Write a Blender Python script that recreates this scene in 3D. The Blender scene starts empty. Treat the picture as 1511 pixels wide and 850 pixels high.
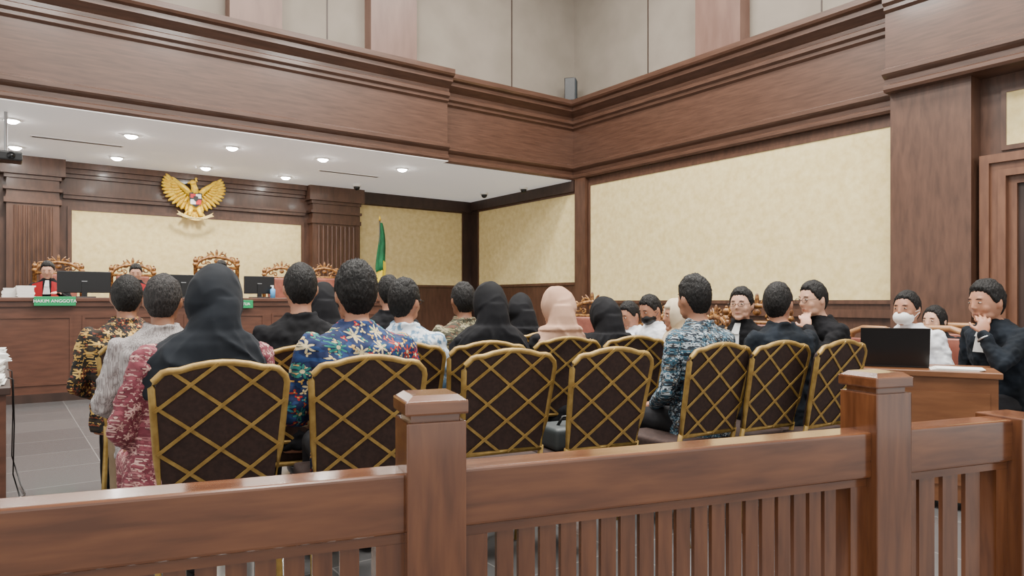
import bpy, bmesh, math, random
from mathutils import Vector as V, Matrix, noise
random.seed(4)
R=math.radians
C=bpy.context.scene.collection
FX=1026.0; HY=445.0; CZ=1.2; YAW=R(36.3)
fw=V((math.sin(YAW),math.cos(YAW),0)); rt=V((math.cos(YAW),-math.sin(YAW),0))
def at(px,D,z=0.0):
    p=(fw+rt*((px-755)/FX))*D
    return V((p.x,p.y,z))
def zy(y,D): return CZ+(HY-y)*D/FX
# ---------------------------------------------------------------- materials
def lin(c):
    return tuple(((v/255)/12.92 if v/255<=.04045 else ((v/255+.055)/1.055)**2.4) for v in c)+(1,)
def mat(name,c,rough=.5,metal=0,spec=.5,emit=None,es=1):
    m=bpy.data.materials.new(name); m.use_nodes=True
    b=m.node_tree.nodes['Principled BSDF']
    b.inputs['Base Color'].default_value=lin(c); b.inputs['Roughness'].default_value=rough
    b.inputs['Metallic'].default_value=metal; b.inputs['Specular IOR Level'].default_value=spec
    if emit: b.inputs['Emission Color'].default_value=lin(emit); b.inputs['Emission Strength'].default_value=es
    return m
def nm(name,c1,c2,scale=(1,1,1),ns=5,rough=.5,detail=4,metal=0,bump=0,lo=.35,hi=.65,coat=0,dist=0,spec=.5,sheen=0,sss=0):
    m=mat(name,c1,rough,metal,spec); nt=m.node_tree; N=nt.nodes; L=nt.links; b=N['Principled BSDF']
    tc=N.new('ShaderNodeTexCoord'); mp=N.new('ShaderNodeMapping'); mp.inputs['Scale'].default_value=scale
    n=N.new('ShaderNodeTexNoise'); n.inputs['Scale'].default_value=ns; n.inputs['Detail'].default_value=detail; n.inputs['Distortion'].default_value=dist
    r=N.new('ShaderNodeValToRGB'); r.color_ramp.elements[0].position=lo; r.color_ramp.elements[1].position=hi
    r.color_ramp.elements[0].color=lin(c1); r.color_ramp.elements[1].color=lin(c2)
    L.new(tc.outputs['Object'],mp.inputs[0]); L.new(mp.outputs[0],n.inputs['Vector']); L.new(n.outputs['Fac'],r.inputs[0]); L.new(r.outputs[0],b.inputs['Base Color'])
    if bump:
        bp=N.new('ShaderNodeBump'); bp.inputs['Strength'].default_value=bump; bp.inputs['Distance'].default_value=.01
        L.new(n.outputs['Fac'],bp.inputs['Height']); L.new(bp.outputs[0],b.inputs['Normal'])
    if coat: b.inputs['Coat Weight'].default_value=coat; b.inputs['Coat Roughness'].default_value=.12
    if sheen: b.inputs['Sheen Weight'].default_value=sheen; b.inputs['Sheen Roughness'].default_value=.4
    if sss: b.inputs['Subsurface Weight'].default_value=sss; b.inputs['Subsurface Scale'].default_value=.01
    return m
def batik(name,base,base2,pal,scale=9,petals=6,rough=.8,a=.26,bb=.14,small=True):
    m=mat(name,base,rough); nt=m.node_tree; N=nt.nodes; L=nt.links; bs=N['Principled BSDF']
    def mth(op,x,y=None,z=None):
        n=N.new('ShaderNodeMath'); n.operation=op
        for i,v in enumerate((x,y,z)):
            if v is None: continue
            if isinstance(v,(int,float)): n.inputs[i].default_value=v
            else: L.new(v,n.inputs[i])
        return n.outputs[0]
    tc=N.new('ShaderNodeTexCoord'); sp=N.new('ShaderNodeSeparateXYZ'); L.new(tc.outputs['Object'],sp.inputs[0])
    cb=N.new('ShaderNodeCombineXYZ'); L.new(mth('MULTIPLY_ADD',sp.outputs[1],.8,sp.outputs[0]),cb.inputs[0]); L.new(sp.outputs[2],cb.inputs[1])
    def mix(f,c1,c2):
        n=N.new('ShaderNodeMix'); n.data_type='RGBA'; L.new(f,n.inputs[0])
        for i,c in ((6,c1),(7,c2)):
            if isinstance(c,tuple): n.inputs[i].default_value=lin(c)
            else: L.new(c,n.inputs[i])
        return n.outputs[2]
    nz=N.new('ShaderNodeTexNoise'); nz.inputs['Scale'].default_value=scale*1.6; L.new(cb.outputs[0],nz.inputs['Vector'])
    cur=mix(mth('GREATER_THAN',nz.outputs['Fac'],.54),base,base2)
    def layer(cur,sc,pt,A,B,palette,seed):
        ofs=N.new('ShaderNodeVectorMath'); ofs.operation='ADD'; L.new(cb.outputs[0],ofs.inputs[0]); ofs.inputs[1].default_value=(seed,seed*1.7,0)
        v=N.new('ShaderNodeTexVoronoi'); v.voronoi_dimensions='2D'; v.inputs['Scale'].default_value=sc; v.inputs['Randomness'].default_value=.75
        L.new(ofs.outputs[0],v.inputs['Vector'])
        d=N.new('ShaderNodeVectorMath'); d.operation='SUBTRACT'; L.new(ofs.outputs[0],d.inputs[0]); L.new(v.outputs['Position'],d.inputs[1])
        s2=N.new('ShaderNodeSeparateXYZ'); L.new(d.outputs[0],s2.inputs[0])
        s3=N.new('ShaderNodeSeparateColor'); L.new(v.outputs['Color'],s3.inputs[0])
        ang=mth('ARCTAN2',s2.outputs[1],s2.outputs[0])
        rr=v.outputs['Distance']
        pet=mth('MULTIPLY_ADD',mth('COSINE',mth('ADD',mth('MULTIPLY',ang,float(pt)),mth('MULTIPLY',s3.outputs[1],6.0))),B,A)
        mk=mth('LESS_THAN',rr,pet)
        rp=N.new('ShaderNodeValToRGB'); rp.color_ramp.interpolation='CONSTANT'
        el=rp.color_ramp.elements; el[0].color=lin(palette[0]); el[1].position=1/len(palette); el[1].color=lin(palette[1%len(palette)])
        for i in range(2,len(palette)):
            e=el.new(i/len(palette)); e.color=lin(palette[i])
        L.new(s3.outputs[0],rp.inputs[0])
        dark=tuple(int(x*.45) for x in base)
        o=mix(mth('LESS_THAN',rr,mth('ADD',pet,.04)),cur,dark)
        o=mix(mk,o,rp.outputs[0])
        o=mix(mth('LESS_THAN',rr,A*.42),o,palette[-1])
        return o
    if small: cur=layer(cur,scale*2.3,3,.22,.14,list(reversed(pal)),3.3)
    cur=layer(cur,scale,petals,a,bb,pal,0.7)
    L.new(cur,bs.inputs['Base Color'])
    return m
M={}
M['wood']=nm('wood_panel',(70,46,34),(92,63,48),(1.4,1.4,.3),12,.4,8,coat=.2,dist=.3,lo=.3,hi=.7)
M['woodh']=nm('wood_cornice',(70,46,34),(90,62,48),(.3,.3,3.4),11,.4,8,coat=.2,dist=.3,lo=.3,hi=.7)
M['wooddark']=nm('wood_dark',(46,31,25),(58,40,33),(1,1,.4),9,.45,5)
M['woodcol']=nm('wood_column',(106,80,70),(118,91,80),(1,1,.2),8,.45,5)
RC1,RC2=(86,48,27),(118,72,43)
M['rail']=nm('wood_rail',RC1,RC2,(.6,5,5),7,.22,10,coat=.75,dist=.3,lo=.3,hi=.7)
M['railv']=nm('wood_rail_upright',RC1,RC2,(5,5,.6),7,.22,10,coat=.75,dist=.3,lo=.3,hi=.7)
M['table']=nm('wood_table',(106,67,40),(126,82,52),(.6,.6,3),8,.4,6,coat=.2)
M['bench']=nm('wood_bench',(78,48,35),(94,59,44),(.5,.5,3),8,.4,6,coat=.2)
M['carved']=nm('carved_wood',(92,54,26),(188,136,74),(1,1,1),26,.4,5,metal=.1,lo=.4,hi=.7)
M['cream']=nm('cream_wallcovering',(214,191,132),(232,213,158),(1,1,1),11,.85,12,lo=.3,hi=.7)
M['grey']=nm('grey_fabric_panel',(128,119,108),(136,127,116),(1,1,1),2,.9,3)
M['ceil']=nm('ceiling_paint',(232,230,228),(238,236,234),(1,1,1),2,.8,2)
M['ceila']=nm('alcove_ceiling_paint_fill_glow',(228,226,224),(234,232,230),(1,1,1),2,.8,2)
b_=M['ceila'].node_tree.nodes['Principled BSDF']; b_.inputs['Emission Color'].default_value=(1,.98,.96,1); b_.inputs['Emission Strength'].default_value=.26  # emission put into the paint in place of bounced light; ceiling is no lamp
M['white']=mat('white',(240,240,238),.5)
M['black']=mat('black_plastic',(16,16,18),.35)
M['screen']=mat('screen_black',(10,11,14),.15)
M['gold']=nm('gold_paint',(146,116,58),(170,140,76),(1,1,1),30,.42,3,metal=.25)
M['brown']=nm('brown_upholstery',(44,29,25),(58,39,33),(1,1,1),60,.85,4)
M['emblem']=nm('emblem_gold',(222,172,28),(252,218,70),(1,1,1),25,.35,3,metal=0)
M['red']=mat('red',(196,24,34),.5)
M['green']=mat('sign_green',(12,140,84),.4)
M['flag']=nm('flag_green',(10,92,56),(18,120,72),(1,1,1),6,.7,3)
M['yellow']=mat('yellow_cloth',(234,206,54),.7)
M['paper']=nm('paper',(226,224,216),(244,243,238),(1,1,40),8,.8,3)
M['lamp']=mat('lamp_glow',(255,255,255),.4,emit=(255,252,245),es=120)
M['steel']=mat('steel',(170,170,172),.3,.9)
M['hairm']=nm('black_hair',(10,9,9),(30,27,26),(1,1,.3),140,.6,5,spec=.3,bump=1.0)
M['hairg']=nm('dark_grey_hair',(22,20,20),(56,52,51),(1,1,.3),140,.6,5,spec=.3,bump=1.0)
M['hij']=nm('charcoal_hijab',(24,27,32),(32,36,42),(1,1,1),5,.85,3,spec=.2,sheen=.04)
M['hijp']=nm('black_matte_hijab',(12,12,15),(20,20,24),(1,1,1),5,.85,3,spec=.25)
M['beige']=nm('beige_hijab',(180,142,118),(198,160,136),(1,1,1),5,.9,3,spec=.2)
M['beige2']=nm('pale_hijab',(196,178,150),(212,194,166),(1,1,1),5,.9,3,spec=.2)
M['blk']=nm('black_cloth',(14,14,17),(24,24,28),(1,1,1),8,.9,3,spec=.25)
M['navy']=nm('dark_robe',(16,21,27),(26,33,42),(1,1,1),8,.9,3,spec=.25)
M['whites']=nm('white_shirt',(222,224,230),(238,240,244),(1,1,1),8,.85,3,spec=.3)
M['khaki']=nm('khaki_trousers',(128,108,84),(146,126,100),(1,1,1),8,.85,3)
M['greys']=nm('grey_striped_shirt',(132,124,123),(172,166,164),(60,60,1.2),4,.85,2,lo=.45,hi=.55,spec=.3)
M['blues']=nm('blue_white_shirt',(110,142,170),(214,222,228),(1,1,1),34,.85,3,lo=.44,hi=.52)
M['pants']=nm('dark_trousers',(14,14,18),(24,24,30),(1,1,1),8,.9,3)
M['skin1']=nm('skin_tan',(168,118,92),(178,128,102),(1,1,1),6,.5,3,sss=.15)
M['skin2']=nm('skin_light',(200,152,126),(210,164,138),(1,1,1),6,.5,3,sss=.15)
M['skin3']=nm('skin_brown',(134,90,66),(148,102,76),(1,1,1),6,.5,3,sss=.1)
M['eyew']=mat('eye_white',(180,164,152),.3); M['iris']=mat('iris',(20,12,8),.2); M['lip']=mat('lip',(160,98,84),.5)
M['flor']=batik('floral_batik',(20,38,80),(30,60,110),[(206,164,90),(180,36,42),(44,124,116),(208,192,152),(178,60,44),(56,134,148),(222,204,158)],12.5,7,a=.24,bb=.15)
M['bat1']=batik('dark_floral_batik',(20,18,16),(46,36,24),[(126,62,34),(176,136,66),(110,50,32),(204,166,90)],20,5)
M['bat3']=batik('maroon_batik',(110,44,56),(132,64,74),[(184,136,130),(150,92,96),(196,154,146)],24,5,a=.22,bb=.14)
M['bat8']=batik('olive_batik',(60,58,42),(82,80,60),[(134,128,92),(104,60,40),(150,140,110)],18,5)
M['bat16']=batik('blue_white_batik',(24,34,46),(54,90,108),[(160,174,184),(66,110,132),(116,102,84),(186,198,206)],32,5,a=.22,bb=.14)
def floor_mat():
    m=mat('floor_tile',(110,110,111),.14); nt=m.node_tree; N=nt.nodes; L=nt.links; b=N['Principled BSDF']
    tc=N.new('ShaderNodeTexCoord'); br=N.new('ShaderNodeTexBrick'); br.offset=0
    br.inputs['Scale'].default_value=1; br.inputs['Brick Width'].default_value=.6; br.inputs['Row Height'].default_value=.6; br.inputs['Mortar Size'].default_value=.004
    br.inputs['Color1'].default_value=lin((92,91,92)); br.inputs['Color2'].default_value=lin((104,103,103)); br.inputs['Mortar'].default_value=lin((136,134,132))
    L.new(tc.outputs['Object'],br.inputs['Vector']); L.new(br.outputs[0],b.inputs['Base Color']); return m
M['floor']=floor_mat()
# ---------------------------------------------------------------- mesh helpers
def NB(): return bmesh.new()
def obj(name,bm,m,parent=None,smooth=False,kind=None):
    me=bpy.data.meshes.new(name); bmesh.ops.recalc_face_normals(bm,faces=bm.faces); bm.to_mesh(me); bm.free()
    ms=m if isinstance(m,list) else [m]
    for x in ms: me.materials.append(x)
    if smooth:
        for p in me.polygons: p.use_smooth=True
    o=bpy.data.objects.new(name,me); C.objects.link(o)
    if parent: o.parent=parent
    if kind: o['kind']=kind
    return o
def tag(o,label,cat,group=None):
    o['label']=label; o['category']=cat
    if group: o['group']=group
    return o
def thing(name,label,cat,loc=(0,0,0),rz=0,group=None):
    o=bpy.data.objects.new(name,None); C.objects.link(o); o.empty_display_size=.1
    o.location=loc; o.rotation_euler=(0,0,rz); return tag(o,label,cat,group)
def dup(root,loc,rz,label,group=None,scale=None):
    r=root.copy(); C.objects.link(r); r.location=loc; r.rotation_euler=(0,0,rz); r['label']=label
    if group: r['group']=group
    if scale: r.scale=(scale,)*3
    for ch in list(root.children):
        c=ch.copy(); C.objects.link(c); c.parent=r
        for g in ch.children:
            d=g.copy(); C.objects.link(d); d.parent=c
    return r
def box(bm,x0,x1,y0,y1,z0,z1,mi=0,M4=None):
    vs=[bm.verts.new((x,y,z)) for x in (x0,x1) for y in (y0,y1) for z in (z0,z1)]
    if M4:
        for v in vs: v.co=M4@v.co
    for f in ((0,1,3,2),(4,6,7,5),(0,4,5,1),(2,3,7,6),(0,2,6,4),(1,5,7,3)):
        fc=bm.faces.new([vs[i] for i in f]); fc.material_index=mi
    return vs
def rbox(bm,x0,x1,y0,y1,z0,z1,bv=.01,seg=3):
    b2=bmesh.new(); box(b2,x0,x1,y0,y1,z0,z1)
    bmesh.ops.bevel(b2,geom=list(b2.edges)+list(b2.verts),offset=bv,segments=seg,profile=.6,affect='EDGES')
    me=bpy.data.meshes.new('t'); b2.to_mesh(me); b2.free(); bm.from_mesh(me); bpy.data.meshes.remove(me)
def ell(bm,c,r,rot=None,sub=3,mi=0):
    if isinstance(r,(int,float)): r=(r,r,r)
    m=Matrix.Translation(V(c))
    if rot is not None: m=m@rot.to_4x4()
    m=m@Matrix.Diagonal((r[0],r[1],r[2],1))
    g=bmesh.ops.create_icosphere(bm,subdivisions=sub,radius=1,matrix=m)
def frame(d):
    d=d.normalized(); a=V((0,0,1)) if abs(d.z)<.9 else V((1,0,0))
    s=d.cross(a).normalized(); return s,s.cross(d).normalized()
def tube(bm,pts,r,n=8,closed=False,mi=0):
    pts=[V(p) for p in pts]; k=len(pts); rings=[]
    for i,p in enumerate(pts):
        if closed: d=pts[(i+1)%k]-pts[i-1]
        else: d=pts[min(i+1,k-1)]-pts[max(i-1,0)]
        s,t=frame(d); rr=r[i] if isinstance(r,(list,tuple)) else r
        rings.append([bm.verts.new(p+(s*math.cos(a)+t*math.sin(a))*rr) for a in [2*math.pi*j/n for j in range(n)]])
    for i in range(k if closed else k-1):
        A=rings[i]; B=rings[(i+1)%k]
        for j in range(n):
            f=bm.faces.new((A[j],A[(j+1)%n],B[(j+1)%n],B[j])); f.material_index=mi
    if not closed:
        for q in (rings[0],rings[-1]):
            f=bm.faces.new(q); f.material_index=mi
def cap(bm,p0,p1,r0,r1,n=12):
    p0=V(p0);p1=V(p1); tube(bm,[p0,p1],[r0,r1],n); ell(bm,p0,r0,sub=2); ell(bm,p1,r1,sub=2)
def chain(bm,ps,rs):
    for i in range(len(ps)-1): cap(bm,ps[i],ps[i+1],rs[i],rs[i+1])
def loft(bm,rings):
    vr=[[bm.verts.new(p) for p in r] for r in rings]; n=len(vr[0])
    for i in range(len(vr)-1):
        for j in range(n): bm.faces.new((vr[i][j],vr[i][(j+1)%n],vr[i+1][(j+1)%n],vr[i+1][j]))
    bm.faces.new(vr[0]); bm.faces.new(vr[-1])
def prism(bm,poly,f0,f1):
    a=[bm.verts.new(f0(p)) for p in poly]; b=[bm.verts.new(f1(p)) for p in poly]; n=len(poly)
    bm.faces.new(a); bm.faces.new(b)
    for i in range(n): bm.faces.new((a[i],a[(i+1)%n],b[(i+1)%n],b[i]))
def sb(name,x0,x1,y0,y1,z0,z1,m,parent=None):
    bm=NB(); box(bm,x0,x1,y0,y1,z0,z1); return obj(name,bm,m,parent,kind=None if parent else 'structure')
def text_mesh(name,body,size,m,parent,loc,rot=(R(90),0,0),ext=.003):
    cu=bpy.data.curves.new(name,'FONT'); cu.body=body; cu.size=size; cu.extrude=ext; cu.align_x='CENTER'; cu.align_y='CENTER'
    t=bpy.data.objects.new(name+'_t',cu); C.objects.link(t)
    dg=bpy.context.evaluated_depsgraph_get(); dg.update()
    me=bpy.data.meshes.new_from_object(t.evaluated_get(dg)); bpy.data.objects.remove(t)
    me.materials.clear(); me.materials.append(m)
    o=bpy.data.objects.new(name,me); C.objects.link(o); o.parent=parent; o.location=loc; o.rotation_euler=rot; return o
# ---------------------------------------------------------------- room shell
XR=8.62; YB=13.3; ZS=3.45; ZC=7.8
sb('floor',-4,XR+.3,-3,YB+.2,-.1,0,M['floor'])
sb('ceiling',-4,XR+.5,-3,10.1,ZC,ZC+.1,M['ceil'])
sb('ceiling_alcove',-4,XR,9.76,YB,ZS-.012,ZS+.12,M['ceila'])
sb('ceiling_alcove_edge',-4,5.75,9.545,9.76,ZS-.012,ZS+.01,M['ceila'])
sb('wall_back',-4,XR+.3,YB,YB+.2,0,ZS+.1,M['wood'])
sb('wall_right',XR,XR+.2,-3,YB+.2,0,4.9,M['wood'])
sb('wall_back_upper',-4,XR+.3,9.95,10.1,3.6,ZC,M['grey'])
sb('wall_right_upper',XR+.15,XR+.3,-3,10.1,4.8,ZC,M['grey'])
P0=[(.08,0),(.10,.03),(.10,.07),(.07,.09),(.07,.15),(.12,.18),(.14,.20),(.14,.25),(.10,.27),(.05,.29),(.05,.92),(.09,.95),(.09,.99),(.13,1.02),(.13,1.07),(.10,1.09),(.10,1.14),(.19,1.2),(.22,1.22),(.22,1.28),(.27,1.30),(.29,1.33),(.29,1.40)]
tn=[0]
def trim(bm,m):
    tn[0]+=1; return obj('trim_%d'%tn[0],bm,m,kind='structure')
def cornice(along,base,a,b,z0=ZS,back=.35,prof=P0,m=None):
    bm=NB(); poly=prof+[(-back,prof[-1][1]),(-back,prof[0][1])]
    if along=='x': prism(bm,poly,lambda p:V((a,base-p[0],z0+p[1])),lambda p:V((b,base-p[0],z0+p[1])))
    else: prism(bm,poly,lambda p:V((base-p[0],a,z0+p[1])),lambda p:V((base-p[0],b,z0+p[1])))
    return trim(bm,m or M['woodh'])
cornice('x',9.62,-4,5.75)
cornice('x',9.80,5.75,XR,back=.2)
cornice('y',XR,3.95,9.85,back=.1,z0=ZS)
cornice('y',XR-.28,-3,3.95,z0=ZS+.17,back=.3)
for x0,x1 in ((2.46,3.16),(4.5,5.28),(-.4,.35)):
    bm=NB(); box(bm,x0,x1,9.72,9.96,4.8,ZC); trim(bm,M['woodcol'])
for y0,y1 in ((6.1,6.9),(2.4,3.9)):
    bm=NB(); box(bm,XR-.08,XR+.16,y0,y1,4.8,ZC); trim(bm,M['woodcol'])
bm=NB()
for x in (1.3,3.9,7.3): box(bm,x-.008,x+.008,9.94,9.951,4.8,ZC)
for y in (8.07,5.0): box(bm,XR+.14,XR+.151,y-.008,y+.008,4.8,ZC)
trim(bm,M['wooddark'])
# back wall details
def panel_frame(bm,x0,x1,z0,z1,y,w=.06,d=.03):
    for a,b,c,e in ((x0-w,x1+w,z1,z1+w),(x0-w,x1+w,z0-w,z0),(x0-w,x0,z0,z1),(x1,x1+w,z0,z1)): box(bm,a,b,y-d,y,c,e)
sb('wall_back_cream_panel',.92,4.68,YB-.02,YB,1.2,2.68,M['cream'])
sb('wall_back_cream_side',5.9,8.35,YB-.02,YB,1.56,3.18,M['cream'])
bm=NB(); panel_frame(bm,.92,4.68,1.2,2.68,YB); panel_frame(bm,5.9,8.35,1.56,3.18,YB,.05)
trim(bm,M['wood'])
bm=NB()
for z0,z1,d in ((2.86,2.92,.06),(2.92,2.96,.09),(3.2,3.26,.05),(3.26,3.34,.1),(3.34,3.45,.16)): box(bm,.8,4.75,YB-d,YB,z0,z1)
trim(bm,M['wood'])
bm=NB(); box(bm,5.86,XR,YB-.1,YB,3.2,ZS); box(bm,XR-.08,XR,9.7,YB,3.24,ZS); box(bm,8.38,XR,YB-.05,YB,0,3.3); box(bm,XR-.04,XR,13.0,YB,0,3.3); trim(bm,M['wooddark'])
for x0,x1 in ((.0,.80),(4.78,5.86),(-3.9,-3.1)):
    bm=NB(); y=YB-.22; w=(x1-x0)
    box(bm,x0+.06,x1-.06,y,YB,0,ZS)
    for z0,z1,e in ((2.72,2.80,.03),(2.80,2.84,0.005),(2.92,2.97,.04),(3.10,3.16,.03),(3.16,3.45,.08)): box(bm,x0+.06-e,x1-.06+e,y-e,YB,z0,z1)
    n=9
    for i in range(n):
        xx=x0+.14+(w-.28)*(i+.5)/n; tube(bm,[(xx,y,1.2),(xx,y,2.68)],(w-.28)/n*.36,8)
    trim(bm,M['wood'])
# right wall details
def rpanel(bm,y0,y1,z0,z1,x,w=.05,d=.03):
    for a,b,c,e in ((y0-w,y1+w,z1,z1+w),(y0-w,y1+w,z0-w,z0),(y0-w,y0,z0,z1),(y1,y1+w,z0,z1)): box(bm,x-d,x,a,b,c,e)
sb('wall_right_cream_panel',XR-.02,XR,3.98,9.3,1.22,3.3,M['cream'])
sb('wall_right_cream_alcove',XR-.02,XR,9.72,12.95,1.56,3.2,M['cream'])
sb('wall_right_cream_over_door',XR-.02,XR,.9,2.84,2.86,3.42,M['cream'])
bm=NB(); rpanel(bm,3.98,9.3,1.22,3.3,XR); rpanel(bm,9.72,12.95,1.56,3.2,XR); rpanel(bm,.9,2.84,2.86,3.42,XR)
box(bm,XR-.09,XR,9.38,9.66,0,ZS)
box(bm,XR-.06,XR,3.98,9.3,1.0,1.1); box(bm,XR-.02,XR,3.98,9.3,.5,.53)
trim(bm,M['wood'])
bm=NB(); box(bm,XR-.25,XR,3.09,3.93,0,3.65); box(bm,XR-.29,XR-.25,3.07,3.97,0,.2); trim(bm,M['wood'])
bm=NB(); box(bm,XR-.04,XR,-3,13.2,0,.12); trim(bm,M['wooddark']); 
d1=bpy.data.objects.new('door_1',None); C.objects.link(d1); d1['kind']='structure'
bm=NB()
for w0,w1,d in ((0,.09,.15),(.09,.17,.11),(.17,.24,.14),(.24,.32,.07)):
    box(bm,XR-d,XR,3.05-w1,3.05-w0,0,2.76-w1); box(bm,XR-d,XR,.9+w0,.9+w1,0,2.76-w1); box(bm,XR-d,XR,.9+w0,3.05-w0,2.76-w1,2.76-w0)
obj('door_frame',bm,nm('door_frame_wood',(96,62,44),(112,75,54),(1.4,1.4,.3),12,.4,6,coat=.15),d1)
bm=NB(); box(bm,XR-.03,XR,1.22,2.73,0,2.44)
for y0 in (1.3,2.04): box(bm,XR-.045,XR-.03,y0,y0+.58,.2,1.1); box(bm,XR-.045,XR-.03,y0,y0+.58,1.25,2.3)
obj('door_leaf',bm,M['wooddark'],d1)
# ---------------------------------------------------------------- ceiling fittings in alcove
SP=[(17,175,'leftmost near the fascia'),(22,215,'leftmost in the second line'),(193,198,'second from left in the near line'),(172,231,'above the left judge near the back wall'),(342,216,'middle one in the near line'),(303,246,'directly in front of the eagle emblem'),(476,233,'near the right slot diffuser'),(421,260,'in front of the right fluted pilaster'),(593,248,'rightmost, by the dome camera')]
s0=thing('recessed_spotlight','x','ceiling light'); 
bm=NB(); tube(bm,[(.085*math.cos(a),.085*math.sin(a),0) for a in [2*math.pi*i/24 for i in range(24)]],.012,8,True); obj('trim_ring',bm,M['white'],s0,True)
bm=NB(); ell(bm,(0,0,0),(.075,.075,.045)); obj('lens',bm,M['lamp'],s0,True)
for i,(px,y,lb) in enumerate(SP):
    D=(ZS-CZ)*FX/(HY-y); p=at(px,D,ZS-.02); L='round recessed spotlight in the alcove ceiling, '+lb
    if i==0: s0.location=p; s0['label']=L; s0['group']='recessed spotlights'
    else: dup(s0,p,0,L,'recessed spotlights')
    ld=bpy.data.lights.new('spot','SPOT'); ld.energy=115; ld.spot_size=R(140); ld.spot_blend=.8; ld.shadow_soft_size=.08; ld.color=(1,.95,.86)
    lo=bpy.data.objects.new('spot_lamp',ld); C.objects.link(lo); lo.location=p-V((0,0,.08))
for px,y,l in ((526,271,'dome camera beside the rightmost spotlight'),(714,283,'dome camera near the far alcove corner'),(772,275,'small dome sensor right of the far corner camera')):
    D=(ZS-CZ)*FX/(HY-y); p=at(px,D,ZS-.01)
    t=thing('dome_camera','black and white ceiling '+l,'camera',p)
    bm=NB(); tube(bm,[(0,0,0),(0,0,-.05)],.08,20); obj('housing',bm,M['white'],t,True)
    bm=NB(); ell(bm,(0,0,-.06),(.06,.06,.06)); obj('dome',bm,M['black'],t,True)
for k,(px,y,l) in enumerate(((115,207,'left'),(515,255,'right'))):
    D=(ZS-CZ)*FX/(HY-y); p=at(px,D,ZS-.022)
    t=thing('air_diffuser','long thin slot air diffuser in the alcove ceiling, '+l+' one','vent',p)
    bm=NB(); box(bm,-.55,.55,-.05,.05,0,.01); obj('frame',bm,M['ceil'],t)
    bm=NB(); box(bm,-.53,.53,-.03,-.008,-.003,.004); box(bm,-.53,.53,.008,.03,-.003,.004); obj('slots',bm,mat('slotm',(90,88,86),.6),t)
p=at(8,8.2,2.85); t=thing('projector','black projector hanging from alcove ceiling at the left edge','projector',p)
bm=NB(); rbox(bm,-.16,.16,-.14,.14,0,.11,.02); obj('body',bm,M['black'],t)
bm=NB(); tube(bm,[(0,0,.1),(0,0,ZS-2.85)],.018,8); obj('mount',bm,M['steel'],t)
bm=NB(); tube(bm,[(0.05,-.13,.055),(0.05,-.17,.055)],.04,16); obj('lens',bm,M['screen'],t,True)
t=thing('speaker','dark loudspeaker standing on the cornice in the room corner','speaker',(8.4,9.62,4.85),R(40))
bm=NB(); rbox(bm,-.11,.11,-.1,.1,0,.42,.015); obj('cabinet',bm,M['black'],t)
bm=NB(); box(bm,-.09,.09,-.11,-.1,.02,.40); obj('grille',bm,mat('grille',(50,60,66),.8),t)
# ---------------------------------------------------------------- eagle emblem
def fe(bm,c,L,w,ang,th=.012,mi=0):
    d=V((math.cos(ang),0,math.sin(ang))); rot=Matrix.Rotation(-ang,3,'Y')
    ell(bm,V(c)+d*L/2,(L/2,th,w/2),rot,2)
g=thing('eagle_emblem','golden eagle emblem with shield and ribbon, hung above the judges','emblem')
g.location=V((at(290,12.05).x,YB-.16,2.95)); g.scale=(.92,1,.94)
bm=NB()
for s in (-1,1):
    prism(bm,[(.03,-.08),(.14,-.15),(.24,-.13),(.33,-.02),(.40,.12),(.44,.27),(.46,.40),(.36,.38),(.22,.27),(.06,.2)],lambda p:V((s*p[0],.022,p[1])),lambda p:V((s*p[0],.035,p[1])))
    for i in range(13):
        f=i/12; c=(s*(.08+.27*math.sin(f*1.75)),-.0,.06+.28*f-.02)
        a=R(-72+ 118*f) if s>0 else R(180+72-118*f)
        fe(bm,c,.28-.09*abs(f-.35),.066,a,.022)
    for i in range(10):
        f=i/9; c=(s*(.06+.22*math.sin(f*1.75)),-.025,.08+.25*f)
        a=R(-70+105*f) if s>0 else R(180+70-105*f); fe(bm,c,.16,.055,a,.026)
    tube(bm,[(s*.06,-.02,.10),(s*.16,-.03,.22),(s*.28,-.03,.31),(s*.38,-.02,.38)],[.06,.055,.045,.03],10)
obj('wings',bm,M['emblem'],g,True)
bm=NB(); ell(bm,(0,-.03,.03),(.12,.07,.20)); tube(bm,[(0,-.04,.15),(-.01,-.05,.25),(-.03,-.06,.31)],[.085,.06,.05],12); ell(bm,(-.04,-.06,.34),(.06,.045,.055))
for i in range(5): fe(bm,(.0+.012*i,-.05,.37),.08,.025,R(60+18*i))
for s in (-1,1): tube(bm,[(s*.06,-.03,-.10),(s*.09,-.05,-.20),(s*.10,-.08,-.27)],[.055,.04,.025],10)
obj('body',bm,M['emblem'],g,True)
bm=NB(); tube(bm,[(-.08,-.07,.345),(-.12,-.07,.335),(-.135,-.07,.30)],[.025,.018,.004],8); obj('beak',bm,M['emblem'],g,True)
bm=NB()
for i in range(7): fe(bm,((i-3)*.02,0,-.12),.24,.055,R(-90+(i-3)*13))
obj('tail',bm,M['emblem'],g,True)
def shield(s): return [(-.1*s,.1*s),(0,.12*s),(.1*s,.1*s),(.1*s,-.02*s),(.07*s,-.09*s),(0,-.14*s),(-.07*s,-.09*s),(-.1*s,-.02*s)]
bm=NB(); prism(bm,shield(1.1),lambda p:V((p[0],-.10,p[1]+.04)),lambda p:V((p[0],-.11,p[1]+.04))); sh=obj('shield',bm,M['black'],g)
bm=NB()
for (x0,x1,z0,z1) in ((-.1,0,.04,.13),(0,.1,-.06,.04)): box(bm,x0*.95,x1*.95,-.118,-.112,z0,z1)
obj('red_quarters',bm,M['red'],sh)
bm=NB()
for (x0,x1,z0,z1) in ((0,.1,.04,.13),(-.1,0,-.06,.04)): box(bm,x0*.95,x1*.95,-.118,-.112,z0,z1)
obj('white_quarters',bm,M['white'],sh)
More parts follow.
